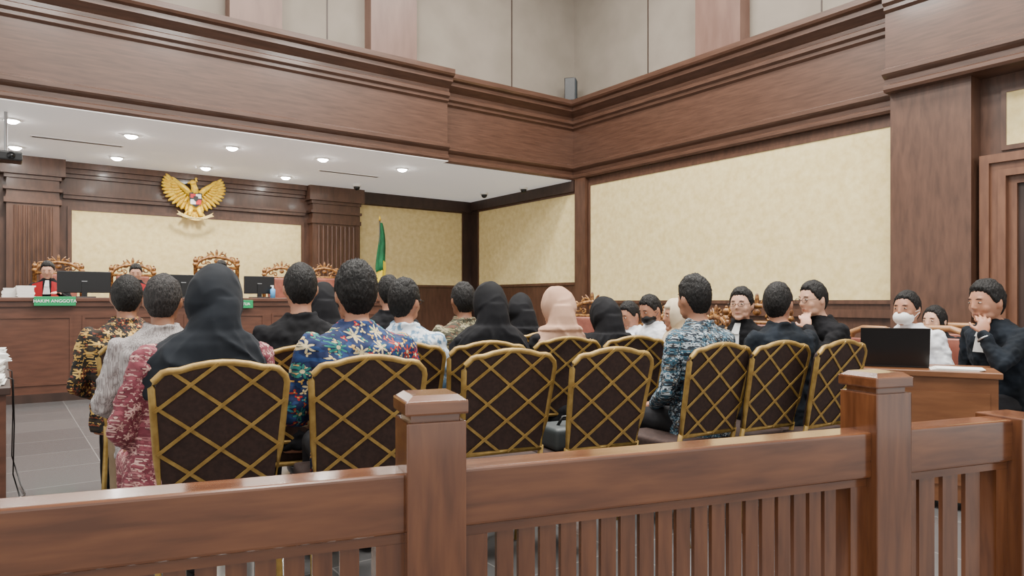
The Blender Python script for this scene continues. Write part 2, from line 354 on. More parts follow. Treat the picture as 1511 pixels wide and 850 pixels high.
bm=NB(); box(bm,-.1,.1,-.122,-.113,.03,.055); prism(bm,shield(.4),lambda p:V((p[0],-.12,p[1]+.045)),lambda p:V((p[0],-.128,p[1]+.045))); obj('centre_shield',bm,M['black'],sh)
bm=NB()
n=20; top=[];bot=[]
for i in range(n+1):
    x=-.25+.50*i/n; zc=-.26-.07*math.cos(x/.25*math.pi/2)
    top.append((x,zc+.027)); bot.append((x,zc-.027))
prism(bm,top+bot[::-1],lambda p:V((p[0],-.10,p[1])),lambda p:V((p[0],-.115,p[1])))
for s in (-1,1): prism(bm,[(s*.25,-.23),(s*.32,-.19),(s*.29,-.23),(s*.33,-.26),(s*.25,-.285)],lambda p:V((p[0],-.09,p[1])),lambda p:V((p[0],-.10,p[1])))
rb=obj('ribbon',bm,nm('ribbon_gold',(214,186,110),(232,206,136)),g)
text_mesh('motto','BHINNEKA TUNGGAL IKA',.033,M['black'],rb,(0,-.118,-.323),ext=.001)
# ---------------------------------------------------------------- judges platform and bench
t=thing('judges_platform','raised dark wood floor behind the judges bench','platform',(2,11.6,0))
bm=NB(); box(bm,-5.9,3.4,-.85,1.4,0,.4); obj('deck',bm,M['wooddark'],t)
b=thing('judges_bench','long dark wood judges bench with panelled front','bench',(0,10,0))
bm=NB(); box(bm,-3.9,5.4,0,.06,.1,1.2)
for i in range(8):
    x0=-3.8+i*1.15; 
    for a,bb2,c,e in ((x0,x0+1.05,1.0,1.03),(x0,x0+1.05,.2,.23),(x0,x0+.03,.23,1.0),(x0+1.02,x0+1.05,.23,1.0)): box(bm,a,bb2,-.012,0,c,e)
obj('front_panel',bm,M['bench'],b)
bm=NB(); rbox(bm,-3.95,5.45,-.06,.7,1.2,1.25,.01); box(bm,-3.9,5.4,-.03,0,1.14,1.2); obj('top',bm,M['bench'],b)
bm=NB(); box(bm,-3.9,5.4,-.03,.06,0,.1); obj('plinth',bm,M['wooddark'],b)
for x in (5.34,-3.9):
    bm=NB(); box(bm,x,x+.06,.06,.66,0,1.2); obj('side_panel',bm,M['bench'],b)
def sign(px,z,txt,label,w=.21,yb=9.91):
    d=at(px,1); D=yb/d.y; X=d.x*D
    s=thing('name_sign',label,'sign',(X,yb+.02,z))
    bm=NB(); rbox(bm,-w,w,-.012,.0,-.055,.055,.004,2); obj('board',bm,M['green'],s)
    text_mesh('lettering',txt,.052,M['white'],s,(0,-.014,0))
sign(81,1.205,'HAKIM ANGGOTA','green sign with white words HAKIM ANGGOTA on bench front')
sign(350,1.165,'HAKIM KETUA','green sign with white words HAKIM KETUA, half behind heads')
def monitor(px,D,z,w,h,label,rz=0):
    p=at(px,D,z); t=thing('computer_monitor',label,'monitor',p,rz)
    bm=NB(); rbox(bm,-w/2,w/2,-.02,.02,.06,.06+h,.008); obj('housing',bm,M['black'],t)
    bm=NB(); box(bm,-w/2+.02,w/2-.02,.02,.024,.08,.04+h); obj('screen',bm,M['screen'],t)
    bm=NB(); box(bm,-.03,.03,-.03,.0,0,.2); rbox(bm,-.12,.12,-.1,.1,-.0,.015,.005,2); obj('stand',bm,M['black'],t)
    bm=NB(); box(bm,-.03,.03,-.023,-.02,.2,.21); obj('badge',bm,M['steel'],t)
monitor(124,8.75,1.25,.58,.27,'wide black monitor on the bench in front of left judge')
monitor(270,9.3,1.25,.44,.25,'black monitor on bench behind the large charcoal hijab')
monitor(382,9.9,1.25,.42,.25,'black monitor on bench left of man in black shirt')
for k,(px,h) in enumerate(((16,.12),(36,.15))):
    p=at(px,8.75,1.25); t=thing('paper_stack','stack of white papers on the bench, '+('outer left' if k==0 else 'taller and beside the left judge'),'papers',p,.1*k)
    bm=NB()
    for i in range(8): a=random.uniform(-.012,.012); box(bm,-.09+a,.09+a,-.12,.12,h*i/8,h*(i+.9)/8)
    obj('sheets',bm,M['paper'],t)
p=at(402,9.9,1.25); t=thing('spray_bottle','small blue and white bottle on the bench by the monitor','bottle',p)
bm=NB(); tube(bm,[(0,0,0),(0,0,.12),(0,0,.14)],[.035,.035,.012],14); obj('body',bm,mat('bluep',(90,160,210),.3),t,True)
bm=NB(); tube(bm,[(0,0,.14),(0,0,.17)],.014,10); box(bm,-.03,.01,-.008,.008,.165,.18); obj('cap',bm,M['white'],t)
def carved_chair(label,loc,rz,sc):
    t=thing('carved_chair',label,'chair',loc,rz,None); t.scale=(sc,)*3
    bm=NB(); rbox(bm,-.3,.3,-.27,.27,.42,.52,.03); obj('seat',bm,M['mar'],t)
    bm=NB(); rbox(bm,-.23,.23,-.33,-.26,.6,1.22,.03); obj('backrest',bm,M['mar'],t)
    bm=NB()
    for s in (-1,1):
        tube(bm,[(s*.29,-.3,.4),(s*.29,-.3,1.25),(s*.29,-.3,1.27),(s*.29,-.3,1.3)],[.03,.028,.045,.03],10); ell(bm,(s*.29,-.3,1.33),(.035,.035,.04)); ell(bm,(s*.29,-.3,1.375),.015,sub=2)
    box(bm,-.29,.29,-.33,-.27,.52,.58)
    obj('back_frame',bm,M['carved'],t,True)
    bm=NB()
    arc=[(.28*math.cos(a)*1.0,-.3,1.24+.15*math.sin(a)) for a in [math.pi*i/16 for i in range(17)]]
    tube(bm,arc,.024,8); tube(bm,[(-.27,-.3,1.23),(.27,-.3,1.23)],.022,8)
    def scroll(cx,cz,r,s,turn=1.6):
        pts=[(cx+s*r*(1-k/26)*math.cos(k/14*turn*math.pi),-.3,cz+r*(1-k/26)*math.sin(k/14*turn*math.pi)) for k in range(22)]; tube(bm,pts,.011,6)
    for s in (-1,1):
        scroll(s*.19,1.31,.06,s); scroll(s*.09,1.38,.065,-s); scroll(s*.11,1.28,.04,s); scroll(s*.23,1.36,.035,-s)
        fe(bm,(s*.03,-.3,1.40),.10,.028,R(90-s*38),.015)
        fe(bm,(s*.10,-.3,1.40),.07,.022,R(90-s*30),.012); fe(bm,(s*.17,-.3,1.36),.06,.022,R(90-s*45),.012)
    fe(bm,(0,-.3,1.38),.13,.04,R(90),.02); ell(bm,(0,-.3,1.33),(.04,.025,.035)); ell(bm,(0,-.3,1.40),(.024,.02,.024))
    obj('carved_crest',bm,M['carved'],t,True)
    for s in (-1,1):
        bm=NB(); tube(bm,[(s*.31,-.28,.75),(s*.33,.05,.76),(s*.33,.22,.74),(s*.33,.25,.70)],.025,8); tube(bm,[(s*.32,.18,.74),(s*.31,.2,.5)],.02,8); obj('armrest',bm,M['carved'],t,True)
    for sx in (-1,1):
        for sy in (-1,1):
            bm=NB(); tube(bm,[(sx*.27,sy*.24,.44),(sx*.29,sy*.27,.2),(sx*.27,sy*.26,0)],[.035,.025,.03],8); obj('leg',bm,M['carved'],t,True)
    return t
M['mar']=nm('maroon_leather',(120,66,54),(148,88,72),(1,1,1),8,.45,3)
FB=R(180)
cc=carved_chair('golden carved high-back chair at left end of the judges bench',at(88,9.75,.4),FB,.98)
dup(cc,at(200,10.2,.4),FB,'carved high-back chair second from left behind the bench',scale=.97)
dup(cc,at(327,10.9,.4),FB,'tallest carved chair, in the middle directly below the eagle emblem',scale=1.09)
dup(cc,at(424,11.1,.4),FB,'carved high-back chair behind the blue bottle and man in black shirt',scale=.97)
dup(cc,at(488,11.9,.4),FB,'rightmost carved high-back chair, seen between two dark haired heads',scale=.99)
# flag
p=at(560,13.6); t=thing('flag','green and yellow flag on a pole beside the right fluted pilaster','flag',p,R(-10))
bm=NB(); tube(bm,[(0,0,0),(0,0,2.78)],.014,8); obj('pole',bm,M['steel'],t,True)
bm=NB(); tube(bm,[(0,0,2.78),(0,0,2.84),(0,0,2.88)],[.02,.02,.002],8); obj('finial',bm,M['emblem'],t,True)
bm=NB(); tube(bm,[(0,0,0),(0,0,.06)],[.16,.12],20); obj('base',bm,M['steel'],t,True)
def drape(z0,z1,w0,w1,m,name,ph=0):
    bm=NB(); rings=[]
    for i in range(17):
        f=i/16; z=z0+(z1-z0)*f; w=w0+(w1-w0)*f**.7
        rings.append([V((w*(math.cos(a))*(1+.30*math.sin(5*a+f*2+ph))+.025+.02*math.sin(f*5+ph),w*.7*math.sin(a)*(1+.35*math.sin(4*a+ph)),z+.03*math.sin(3*a)*f)) for a in [2*math.pi*k/40 for k in range(40)]])
    loft(bm,rings); obj(name,bm,m,t,True)
drape(2.74,1.80,.025,.085,M['flag'],'green_cloth'); drape(2.0,1.5,.05,.09,M['yellow'],'yellow_cloth_part',1)
# ---------------------------------------------------------------- banquet chairs
RK=.22
def B(x,s,off=0): return V((x,-.205-(s-.47)*RK+off,s))
OUT=[(-.193,.53),(-.203,.66),(-.212,.80),(-.219,.908),(-.213,.930),(-.186,.958),(-.168,.963),(-.135,.964),(-.09,.977),(-.04,.985),(0,.987)]
OUT=OUT+[(-x,z) for x,z in OUT[-2::-1]]
def inside(x,z,poly):
    c=False; n=len(poly)
    for i in range(n):
        x1,z1=poly[i]; x2,z2=poly[i-1]
        if (z1>z)!=(z2>z) and x<(x2-x1)*(z-z1)/(z2-z1)+x1: c=not c
    return c
def banquet():
    t=thing('banquet_chair','x','chair')
    bm=NB(); rbox(bm,-.215,.215,-.2,.225,.425,.495,.025,4); obj('seat',bm,M['brown'],t,True)
    bm=NB(); pin=[(x*.96,.76+(z-.76)*.96) for x,z in OUT]; prism(bm,pin,lambda p:B(p[0],p[1],-.006),lambda p:B(p[0],p[1],.03)); obj('back_panel',bm,M['brown'],t)
    bm=NB(); pts=[B(x,z) for x,z in OUT]; tube(bm,pts,.013,8,True); obj('back_frame',bm,M['gold'],t,True)
    bm=NB(); sl=.80; dz=.160
    for sgn in (-1,1):
        for k in range(-4,5):
            z0=.755+(k-.5)*dz; xs=[]
            for j in range(-220,221):
                x=j/1000; z=z0+sgn*sl*x
                if inside(x,z,OUT): xs.append(x)
            if len(xs)>30:
                a,b2=B(xs[0],z0+sgn*sl*xs[0],-.009-.002*sgn),B(xs[-1],z0+sgn*sl*xs[-1],-.009-.002*sgn)
                d=(b2-a).normalized(); nrm=V((0,-1,-RK)).normalized(); s_=d.cross(nrm)
                vs=[bm.verts.new(q) for q in (a-s_*.006,a+s_*.006,b2+s_*.006,b2-s_*.006)]
                f=bm.faces.new(vs); ex=bmesh.ops.extrude_face_region(bm,geom=[f]); 
                for v in ex['geom']:
                    if isinstance(v,bmesh.types.BMVert): v.co+=nrm*.004
    obj('lattice',bm,M['gold'],t)
    bm=NB(); tube(bm,[(-.2,-.2,.42),(.2,-.2,.42),(.2,.21,.42),(-.2,.21,.42)],.012,8,True); obj('seat_frame',bm,M['gold'],t,True)
    for s in (-1,1):
        bm=NB(); tube(bm,[B(s*.195,.54),B(s*.196,.45),(s*.2,-.225,.3),(s*.205,-.28,0)],.0125,8); obj('leg',bm,M['gold'],t,True)
        bm=NB(); tube(bm,[(s*.2,.2,.42),(s*.205,.235,0)],.0125,8); obj('leg',bm,M['gold'],t,True)
    return t
bc=banquet(); used=[False]
GC='gold framed banquet chairs'
def chair_at_back(px,D,label,h=12):
    hr=R(h); f=V((math.sin(hr),math.cos(hr),0))
    p=(at(px,D)+f*.275)
    if not used[0]: used[0]=True; bc.location=p; bc.rotation_euler=(0,0,-hr); bc['label']=label; bc['group']=GC; return p
    dup(bc,p,-hr,label,GC); return p
K='gold lattice-back banquet chair '
row1=[(326,2.46,'nearest the camera, under the woman in maroon batik',9),(543,2.70,'under the man in bright floral batik',11),(749,3.06,'empty, just right of the first capped post',10),(899,3.16,'with a dark bag on its seat',8),(1057,3.5,'under the man in blue and white batik',4),(1146,3.67,'behind man in black robe, second from right in front row',6),(1235,3.76,'empty, at the right end of the front row',3)]
r1=[chair_at_back(px,D,K+l,h) for px,D,l,h in row1]
chair_at_back(300,3.25,K+'mostly hidden under the man in grey striped shirt',0)
row2=[(446,3.3,'under the man in plain black shirt'),(592,3.55,'under the man in pale blue patterned shirt'),(718,3.65,'under the woman in long black hijab'),(833,4.1,'under the woman in beige hijab'),(932,4.2,'under the rightmost black hijab'),
      (216,3.72,'under the man in dark brown floral batik at far left'),(505,4.3,'third row, hidden behind the floral batik man'),(610,4.75,'third row, hidden behind man with glasses'),(715,4.45,'under the man in olive batik'),(800,4.75,'under the small black hijab beside the beige one')]
r2=[chair_at_back(px,D,K+l) for px,D,l in row2]
p=r1[3]; t=thing('handbag','dark grey handbag lying on the seat of an empty chair','bag',(p.x-.02,p.y+.0,.495),R(-10))
bm=NB(); rbox(bm,-.15,.15,-.1,.12,0,.11,.03,4); obj('body',bm,mat('bagm',(52,58,60),.5),t,True)
bm=NB(); tube(bm,[(-.09,0,.10),(-.07,-.02,.15),(.07,-.02,.15),(.09,0,.10)],.008,8); obj('handle',bm,M['black'],t,True)
# ---------------------------------------------------------------- people
def skull(v,grow=0):
    x,y,z=v; px_,py_,pz=x*.077,y*.096,z*.118
    if z<0:
        q=(-z)**1.4; px_*=1-.24*q
        if y<0: py_*=1-.35*q
    p=V((px_,py_,pz))
    if grow: p+=V(v)*grow
    return p
def sst(a,b,x):
    t=max(0,min(1,(x-a)/(b-a))); return t*t*(3-2*t)
def interp(tab,x):
    for (a,va),(b,vb) in zip(tab,tab[1:]):
        if x<=b: return va+(vb-va)*(x-a)/(b-a)
    return tab[-1][1]
def sph(bm,fn,nu=48,nv=30):
    rings=[]
    for i in range(1,nv):
        th=math.pi*i/nv
        rings.append([fn(V((math.sin(th)*math.sin(2*math.pi*j/nu),math.sin(th)*math.cos(2*math.pi*j/nu),math.cos(th)))) for j in range(nu)])
    top=bm.verts.new(fn(V((0,0,1)))); bot=bm.verts.new(fn(V((0,0,-1))))
    vr=[[bm.verts.new(p) for p in r] for r in rings]
    for i in range(len(vr)-1):
        for j in range(nu): bm.faces.new((vr[i][j],vr[i][(j+1)%nu],vr[i+1][(j+1)%nu],vr[i+1][j]))
    for j in range(nu): bm.faces.new((top,vr[0][(j+1)%nu],vr[0][j])); bm.faces.new((bot,vr[-1][j],vr[-1][(j+1)%nu]))
HL_M=[(0,36),(40,33),(58,20),(74,-4),(88,-10),(100,0),(112,-18),(135,-44),(180,-52)]
HL_W=[(0,40),(40,32),(60,0),(75,-60),(180,-85)]
def hand(bm,w,d,n,ts,curl=.35,r=.0085):
    d=V(d).normalized(); n=V(n); n=(n-d*n.dot(d)).normalized(); s=d.cross(n).normalized()
    rot=Matrix((s,d,n)).transposed()
    ell(bm,V(w)+d*.045,(.038,.052,.014),rot); ell(bm,V(w),(.025,.03,.017),rot,2)
    for off,ln in ((-.033,.060),(-.011,.072),(.011,.069),(.033,.054)):
        b=V(w)+d*.082+s*(off*-ts); dd=(d+s*(off*-ts)*3).normalized(); a=curl*.7
        pts=[b]; 
        for fr in (.45,.32,.23):
            q=dd*math.cos(a)+n*math.sin(a); b=b+q*ln*fr; pts.append(b); a+=curl
        chain(bm,pts,[r,r*.95,r*.88,r*.75])
    b=V(w)+d*.02+s*ts*.028+n*.004; q=(d*.65+s*ts*.75+n*.25).normalized(); p1=b+q*.042; q2=(d*.9+s*ts*.3+n*.35).normalized(); chain(bm,[b,p1,p1+q2*.03],[.012,.010,.008])
PG='people seated in the courtroom'
def person(label,px,D,topy,h,skin='skin1',hair='short',hm='hairm',hijab=None,shirt='blk',pants='pants',armL=None,armR=None,turn=0,pitch=0,lean=0.0,side=0.0,wid=1.0,vox=.0095,glasses=False,mask=False,hs=1.0,base=0,hlong=.22,hw_=None,volume=.014,jabot=None,long=True,watch=False,redband=False):
    T=zy(topy,D)-base
    hc=T-.134*hs-(.008 if hijab else 0)
    k=(hc-.46)/(1.195-.46)
    def W(p):
        x,y,z=p
        zz=.46+(z-.46)*k if z>.6 else (z if z<=.5 else z+(.46+(.6-.46)*k-.6)*(z-.5)/.1)
        l=max(0,z-.5); return V((x*1.0+side*l,y+lean*l,zz))
    hcen=W((0,.03,1.195)); hcen.z=hc
    hr=R(h); rz=-hr
    off=Matrix.Rotation(rz,3,'Z')@V((hcen.x,hcen.y,0))
    loc=(at(px,D)-off); loc.z=base
    t=thing('person',label,'person',loc,rz,PG)
    H=Matrix.Translation(hcen)@Matrix.Rotation(-R(turn),4,'Z')@Matrix.Rotation(R(pitch),4,'X')@Matrix.Diagonal((hs,hs,hs,1))
    bm=NB()
    def torso(bm,g,lo=.47):
        rings=[]
        for z,hw,hd,cy in ((lo,.165,.135,.0),(.60,.158,.122,0),(.72,.145,.108,-.01),(.85,.160,.113,-.015),(.94,.176,.112,-.015),(.99,.180,.098,-.012),(1.02,.150,.082,-.01),(1.045,.105,.068,-.008),(1.065,.075,.060,-.005),(1.09 if g<0 else 1.08,.055,.055,-.002)):
            r=[]
            for i in range(30):
                a=2*math.pi*i/30; c_,s_=math.cos(a),math.sin(a)
                r.append(W((math.copysign(abs(c_)**.9,c_)*(hw*wid+g),cy+math.copysign(abs(s_)**.9,s_)*(hd*wid+g),z)))
            rings.append(r)
        loft(bm,rings)
    torso(bm,-.012)
    cap(bm,W((0,-.01,1.02)),H@V((0,-.012,-.06)),.054,.050)
    hb=NB(); sph(hb,lambda v:skull(v)); 
    cap(hb,(0,.088,.020),(0,.101,-.022),.007,.0105); ell(hb,(.009,.096,-.026),.0072,sub=2); ell(hb,(-.009,.096,-.026),.0072,sub=2)
    ell(hb,(0,.079,.032),(.048,.012,.010)); ell(hb,(0,.066,-.092),(.028,.022,.020)); ell(hb,(0,.080,-.057),(.024,.011,.012))
    for s in (-1,1):
        ell(hb,(s*.038,.056,-.026),(.026,.024,.030)); ell(hb,(s*.079,-.006,-.006),(.008,.018,.030)); ell(hb,(s*.036,.032,-.066),(.022,.040,.030))
    me=bpy.data.meshes.new('h'); hb.to_mesh(me); hb.free(); me.transform(H); bm.from_mesh(me); bpy.data.meshes.remove(me)
    arms={}
    for s,cust in ((-1,armL),(1,armR)):
        sh=W((s*.165*wid,-.01,.98))
        if cust: el,wr,hd_,hn,cu=cust; el=V(el); wr=V(wr)
        else: el=W((s*.225*wid,.0,.725)); wr=V((s*.11,.24,.625)); hd_=(-s*.25,.9,-.12); hn=(0,-.1,-1); cu=.3
        arms[s]=(sh,el,wr); chain(bm,[sh,el,wr],[.042,.033,.024]); hand(bm,wr+V(hd_).normalized()*.012,hd_,hn,-s,cu)
    legs={}
    for s in (-1,1):
        hp=V((s*.09,0,.55)); kn=V((s*.12,.43,.535)); an=V((s*.12,.40,.10)); legs[s]=(hp,kn,an)
        chain(bm,[hp,kn,an],[.075,.055,.036]); ell(bm,(s*.122,.47,.045),(.04,.11,.035)); 
    bo=obj('body',bm,M[skin],t)
    def rem(o,vx,sm=2,disp=0,ds=.07):
        m=o.modifiers.new('r','REMESH'); m.mode='VOXEL'; m.voxel_size=vx; m.use_smooth_shade=True
        if sm: q=o.modifiers.new('s','SMOOTH'); q.factor=.5; q.iterations=sm
        if disp:
            tx=bpy.data.textures.get('cl%g'%ds) or bpy.data.textures.new('cl%g'%ds,'CLOUDS'); tx.noise_scale=ds
            q=o.modifiers.new('d','DISPLACE'); q.texture=tx; q.strength=disp; q.mid_level=.5
    rem(bo,vox,3 if vox<.008 else 1)
    Hn=H.to_3x3().normalized()
    for s in (-1,1):
        bm=NB(); ell(bm,H@V((s*.031,.0838,.007)),(.0125*hs,.008*hs,.0046*hs),Hn,2); e=obj('eye',bm,M['eyew'],t,True)
        bm=NB(); ell(bm,H@V((s*.031,.0884,.007)),(.0056*hs,.0045*hs,.0046*hs),Hn,sub=2); obj('iris',bm,M['iris'],e,True)
        bm=NB(); tube(bm,[H@V((s*.014,.0905,.026)),H@V((s*.030,.0905,.030)),H@V((s*.048,.081,.025))],[.002,.003,.0015],6); obj('eyebrow',bm,M['hairm'],t,True)
    if not mask:
        bm=NB(); ell(bm,H@V((0,.0865,-.058)),(.018,.005,.005),Hn,2); obj('lips',bm,M['lip'],t,True)
    if hair and not hijab:
        tab=HL_W if hair=='long' else HL_M; sd=random.random()*50
        def hf(v):
            az=abs(math.degrees(math.atan2(v.x,v.y))); el_=math.degrees(math.asin(max(-1,min(1,v.z))))
            hl=interp(tab,az)+5*noise.noise(V((v.x*8+sd,v.y*8,v.z*8))); m=sst(hl-5,hl+12,el_)
            q=V((v.x*16,v.y*16,v.z*6+sd))
            th=volume*(.40+.75*max(0,v.z))*(1+.30*noise.noise(v*4+V((sd,0,0)))+(.20*noise.noise(q)+.16*noise.noise(q*2.3))*(volume/.016)**1.5)
            p=skull(v,-.010+(th+.010)*m)
            if hair=='long' and v.z<0 and v.y<.35: p.z-=.12*(-v.z)*m; p.x*=1+.2*(-v.z)
            return H@p
        bm=NB(); sph(bm,hf,110,70); obj('hair',bm,M[hm],t,True)
    bm=NB(); torso(bm,.008,.485)
    for s in (-1,1):
        sh,el,wr=arms[s]; e2=wr if long else el.lerp(wr,.3)
        chain(bm,[sh,el,e2],[.058*wid,.047*wid,.037])
    if not hijab:
        pts=[W((.066*math.cos(a),-.004+.066*math.sin(a),1.078)) for a in [2*math.pi*i/20 for i in range(20)]]; tube(bm,pts,.013,8,True)
    so=obj('robe' if jabot else 'shirt',bm,M[shirt],t); rem(so,.0100,2,.030,.055)
    bm=NB(); ell(bm,(0,0,.555),(.165*wid,.14,.085))
    for s in (-1,1):
        hp,kn,an=legs[s]; chain(bm,[hp,kn,an],[.086,.068,.052])
    to=obj('trousers',bm,M[pants],t); rem(to,.013,2,.008,.08)
    for s in (-1,1):
        bm=NB(); ell(bm,(s*.122,.475,.05),(.052,.135,.05)); 
        for v in bm.verts: v.co.z=max(v.co.z,.002)
        obj('shoe',bm,M['black'],t,True)
    if jabot:
        bm=NB(); p=[W((0,.085,1.06)),W((0,.125,.98)),W((0,.145,.88))]
        for a,c,w in ((p[0],p[1],.03),(p[1],p[2],.042)):
            vs=[bm.verts.new(q) for q in (a+V((-w*.7,0,0)),a+V((w*.7,0,0)),c+V((w,0.01,0)),c+V((-w,0.01,0)))]; bm.faces.new(vs)
        bmesh.ops.solidify(bm,geom=bm.faces[:],thickness=.012); obj('jabot',bm,M['white'],t)
    if redband:
        for s in (-1,1):
            bm=NB(); q=[W((s*.05,.09,1.05)),W((s*.17,.08,1.01)),W((s*.19,.155,.70)),W((s*.05,.16,.70))]; bm.faces.new([bm.verts.new(v) for v in q]); bmesh.ops.solidify(bm,geom=bm.faces[:],thickness=.02); obj('red_band',bm,M['red'],t)
    if hijab:
        hwid=hw_ or wid
        sd=random.random()*9
        def jf(v):
            az=abs(math.degrees(math.atan2(v.x,v.y))); el_=math.degrees(math.asin(max(-1,min(1,v.z))))
            m=max(sst(38,46,az),sst(26,34,el_),sst(48,58,-el_))
            pol=math.acos(max(-1,min(1,v.y*.94+v.z*.34)))
            w_=noise.noise(V((v.x*1.3+sd,v.y*1.3,v.z*1.3)))
            rid=(1-abs(math.sin(pol*4+w_*2.0+abs(v.x)*.8)))**3
            rim=.008*(sst(.6,.75,pol)-sst(.85,1.15,pol))
            th=.013+.028*max(0,-v.y)*(1-abs(v.z))+.010*max(0,v.z)+.0045*rid*sst(.9,1.4,pol)*m+.004*w_+rim
            return H@skull(v,-.012+(th+.012)*m)
        bm=NB(); sph(bm,jf,96,60)
        sz=W((0,0,1.0)).z; cxs=W((0,0,1.0))
        spec=[(hc+.02,.072,.078,-.036,.0),(hc-.045,.086,.092,-.042,.25),(hc-.10,.104,.100,-.040,.6),(sz+.075,.138,.120,-.028,.9),(sz+.035,.182,.138,-.02,1.1),(sz-.02,.222,.150,-.014,1.2)]
        if hlong>.09: spec.append((sz-.09,.242,.162,-.01,1.3))
        spec.append((sz-hlong,.246,.170,-.01,1.7))
        fine=[]
        for (a,b2) in zip(spec,spec[1:]):
            for q in range(6): fine.append(tuple(a[i]+(b2[i]-a[i])*q/6 for i in range(5)))
        fine.append(spec[-1]); rings=[]
        for z,rx,ry,cy,fo in fine:
            f=(z-sz)/(hc-sz); f=max(0,min(1,f)); cx=cxs.x+(hcen.x-cxs.x)*f; cyy=cxs.y+(hcen.y-.03-cxs.y)*f
            ring=[]
            for i in range(110):
                a=2*math.pi*i/110
                wn=noise.noise(V((math.cos(a)*1.3+sd,math.sin(a)*1.3,z*4)))
                r1_=1-abs(math.sin(2.5*a+sd+z*11+wn*2)); r2_=1-abs(math.sin(5.5*a+sd*2-z*9+wn*3))
                m=1+fo*(.085*r1_**3+.05*r2_**3-.03+.03*wn)
                wz=(-.05*math.sin(2*a+sd)-.02*math.sin(7*a))*fo*.6 if z<sz-hlong*.6 else 0
                wf=hwid if z<sz+.05 else 1+(hwid-1)*.5
                ring.append(V((cx+rx*wf*m*math.cos(a),cyy+cy+ry*wf*m*math.sin(a),z+wz)))
            rings.append(ring)
        loft(bm,rings); jo=obj('hijab',bm,M[hijab],t); rem(jo,.0068,2,.008,.12)
    if glasses:
        bm=NB()
        for s in (-1,1):
            tube(bm,[H@V((s*.033+.024*math.cos(a),.101,.004+.016*math.sin(a))) for a in [2*math.pi*i/18 for i in range(18)]],.0016,6,True)
            tube(bm,[H@V((s*.056,.100,.006)),H@V((s*.078,.083,.008)),H@V((s*.084,-.005,.012))],.0016,6)
        tube(bm,[H@V((-.01,.101,.006)),H@V((.01,.101,.006))],.0016,6); obj('glasses',bm,M['black'],t,True)
    if mask:
        bm=NB()
        def mf(v):
            p=V((v.x*.066,.046+v.y*.066,-.056+v.z*.056)); return H@p
        sph(bm,mf,30,20)
        for s in (-1,1):
            for dz in (.02,-.03): tube(bm,[H@V((s*.055,.055,-.045+dz)),H@V((s*.086,0,0-.01+dz*.3))],.0018,5)
        obj('face_mask',bm,M['white'] if mask=='w' else M['black'],t,True)
    if watch:
        sh,el,wr=arms[-1]; d=(wr-el).normalized(); s_,t_=frame(d); c=wr-d*.02
        bm=NB(); tube(bm,[c+(s_*math.cos(a)+t_*math.sin(a))*.040 for a in [2*math.pi*i/16 for i in range(16)]],.006,8,True); obj('watch',bm,M['steel'],t,True)
    return t
person('man in dark brown and black floral batik at the far left, back turned',187,3.95,405,12,'skin3',shirt='bat1',wid=1.06)
person('man in grey striped shirt and khaki trousers sitting behind the maroon batik woman',240,3.3,403,4,'skin3',hm='hairg',shirt='greys',pants='khaki',long=False,turn=14,side=.04,wid=1.02)
person('woman in large charcoal hijab and maroon patterned top, nearest the camera',318,2.74,390,4,hijab='hij',shirt='bat3',pants='bat3',hlong=.10,hw_=1.03,wid=1.16,side=.20,hs=1.10,turn=25,
       armL=((-.185,-.01,.73),(-.12,.24,.63),(.3,.9,-.2),(0,0,-1),.3))
person('man in plain black shirt seated left of the bright floral batik',443,3.5,387,14,shirt='blk',wid=1.05,long=False)
person('small figure in black hijab behind the floral batik man',476,4.5,415,12,hijab='hijp',shirt='blk')
person('broad man in navy batik with big bright flowers, back turned',525,2.98,385,14,shirt='flor',wid=1.14,volume=.020,hs=1.06,long=False)
person('man half hidden behind the floral batik man, dark hair only showing',573,5.0,405,14,shirt='blk')
person('man with glasses in pale blue and white patterned shirt',596,3.78,410,20,shirt='blues',glasses=True,turn=35,volume=.017)
person('man in olive green batik beside the long black hijab',683,4.7,415,14,'skin3',shirt='bat8',wid=1.05)
person('woman in long black hijab draped over her back',722,3.95,415,16,hijab='hijp',shirt='blk',hlong=.40,wid=1.0,side=.04,hs=1.02)
person('woman in small black hijab just left of the beige hijab',768,4.95,432,16,'skin2',hijab='hijp',shirt='blk',turn=30)
person('woman in beige hijab and black top',822,4.3,422,14,'skin2',hijab='beige',shirt='blk',hlong=.06,turn=-25,wid=.95,hw_=.80,hs=.97)
person('woman in rounded black hijab right of the beige hijab',892,4.55,437,14,hijab='hijp',shirt='blk',hlong=.24)
person('man looking down in white collared shirt, behind the rightmost black hijab',929,6.1,443,-85,'skin1',shirt='whites',pitch=-18,vox=.0075)
person('man in white shirt with black face mask looking down',960,5.7,433,-82,'skin1',shirt='whites',mask='b',pitch=-22,vox=.0075)
person('person in pale hijab partly hidden behind man in blue batik',998,5.3,440,-60,'skin1',hijab='beige2',shirt='whites',vox=.008)
person('man in blue, black and white batik shirt seen from behind',1024,3.78,405,6,'skin1',shirt='bat16',wid=1.06,volume=.018,side=-.03,long=True,turn=6)
person('woman with glasses in black robe facing the camera',1094,5.1,423,-105,'skin2',hair='short',shirt='blk',glasses=True,jabot=True,vox=.007,volume=.018,side=-.06)
person('man in dark robe turned to the right with his back to the camera',1147,4.1,415,20,'skin1',shirt='navy',turn=50,wid=1.08,vox=.008)
person('man with glasses in black robe leaning his chin on his hand',1200,4.9,413,-70,'skin2',shirt='blk',glasses=True,vox=.0062,wid=1.08,pitch=-6,hs=1.04,lean=.16,
       armL=((-.20,.24,.82),(-.10,.27,1.01),(.35,-.1,.6),(.6,-.6,0),.6),jabot=True)
person('man in white shirt with white face mask behind the laptop',1338,4.98,428,-86,'skin1',shirt='whites',mask='w',vox=.007,wid=1.05,hs=1.03,side=.05)
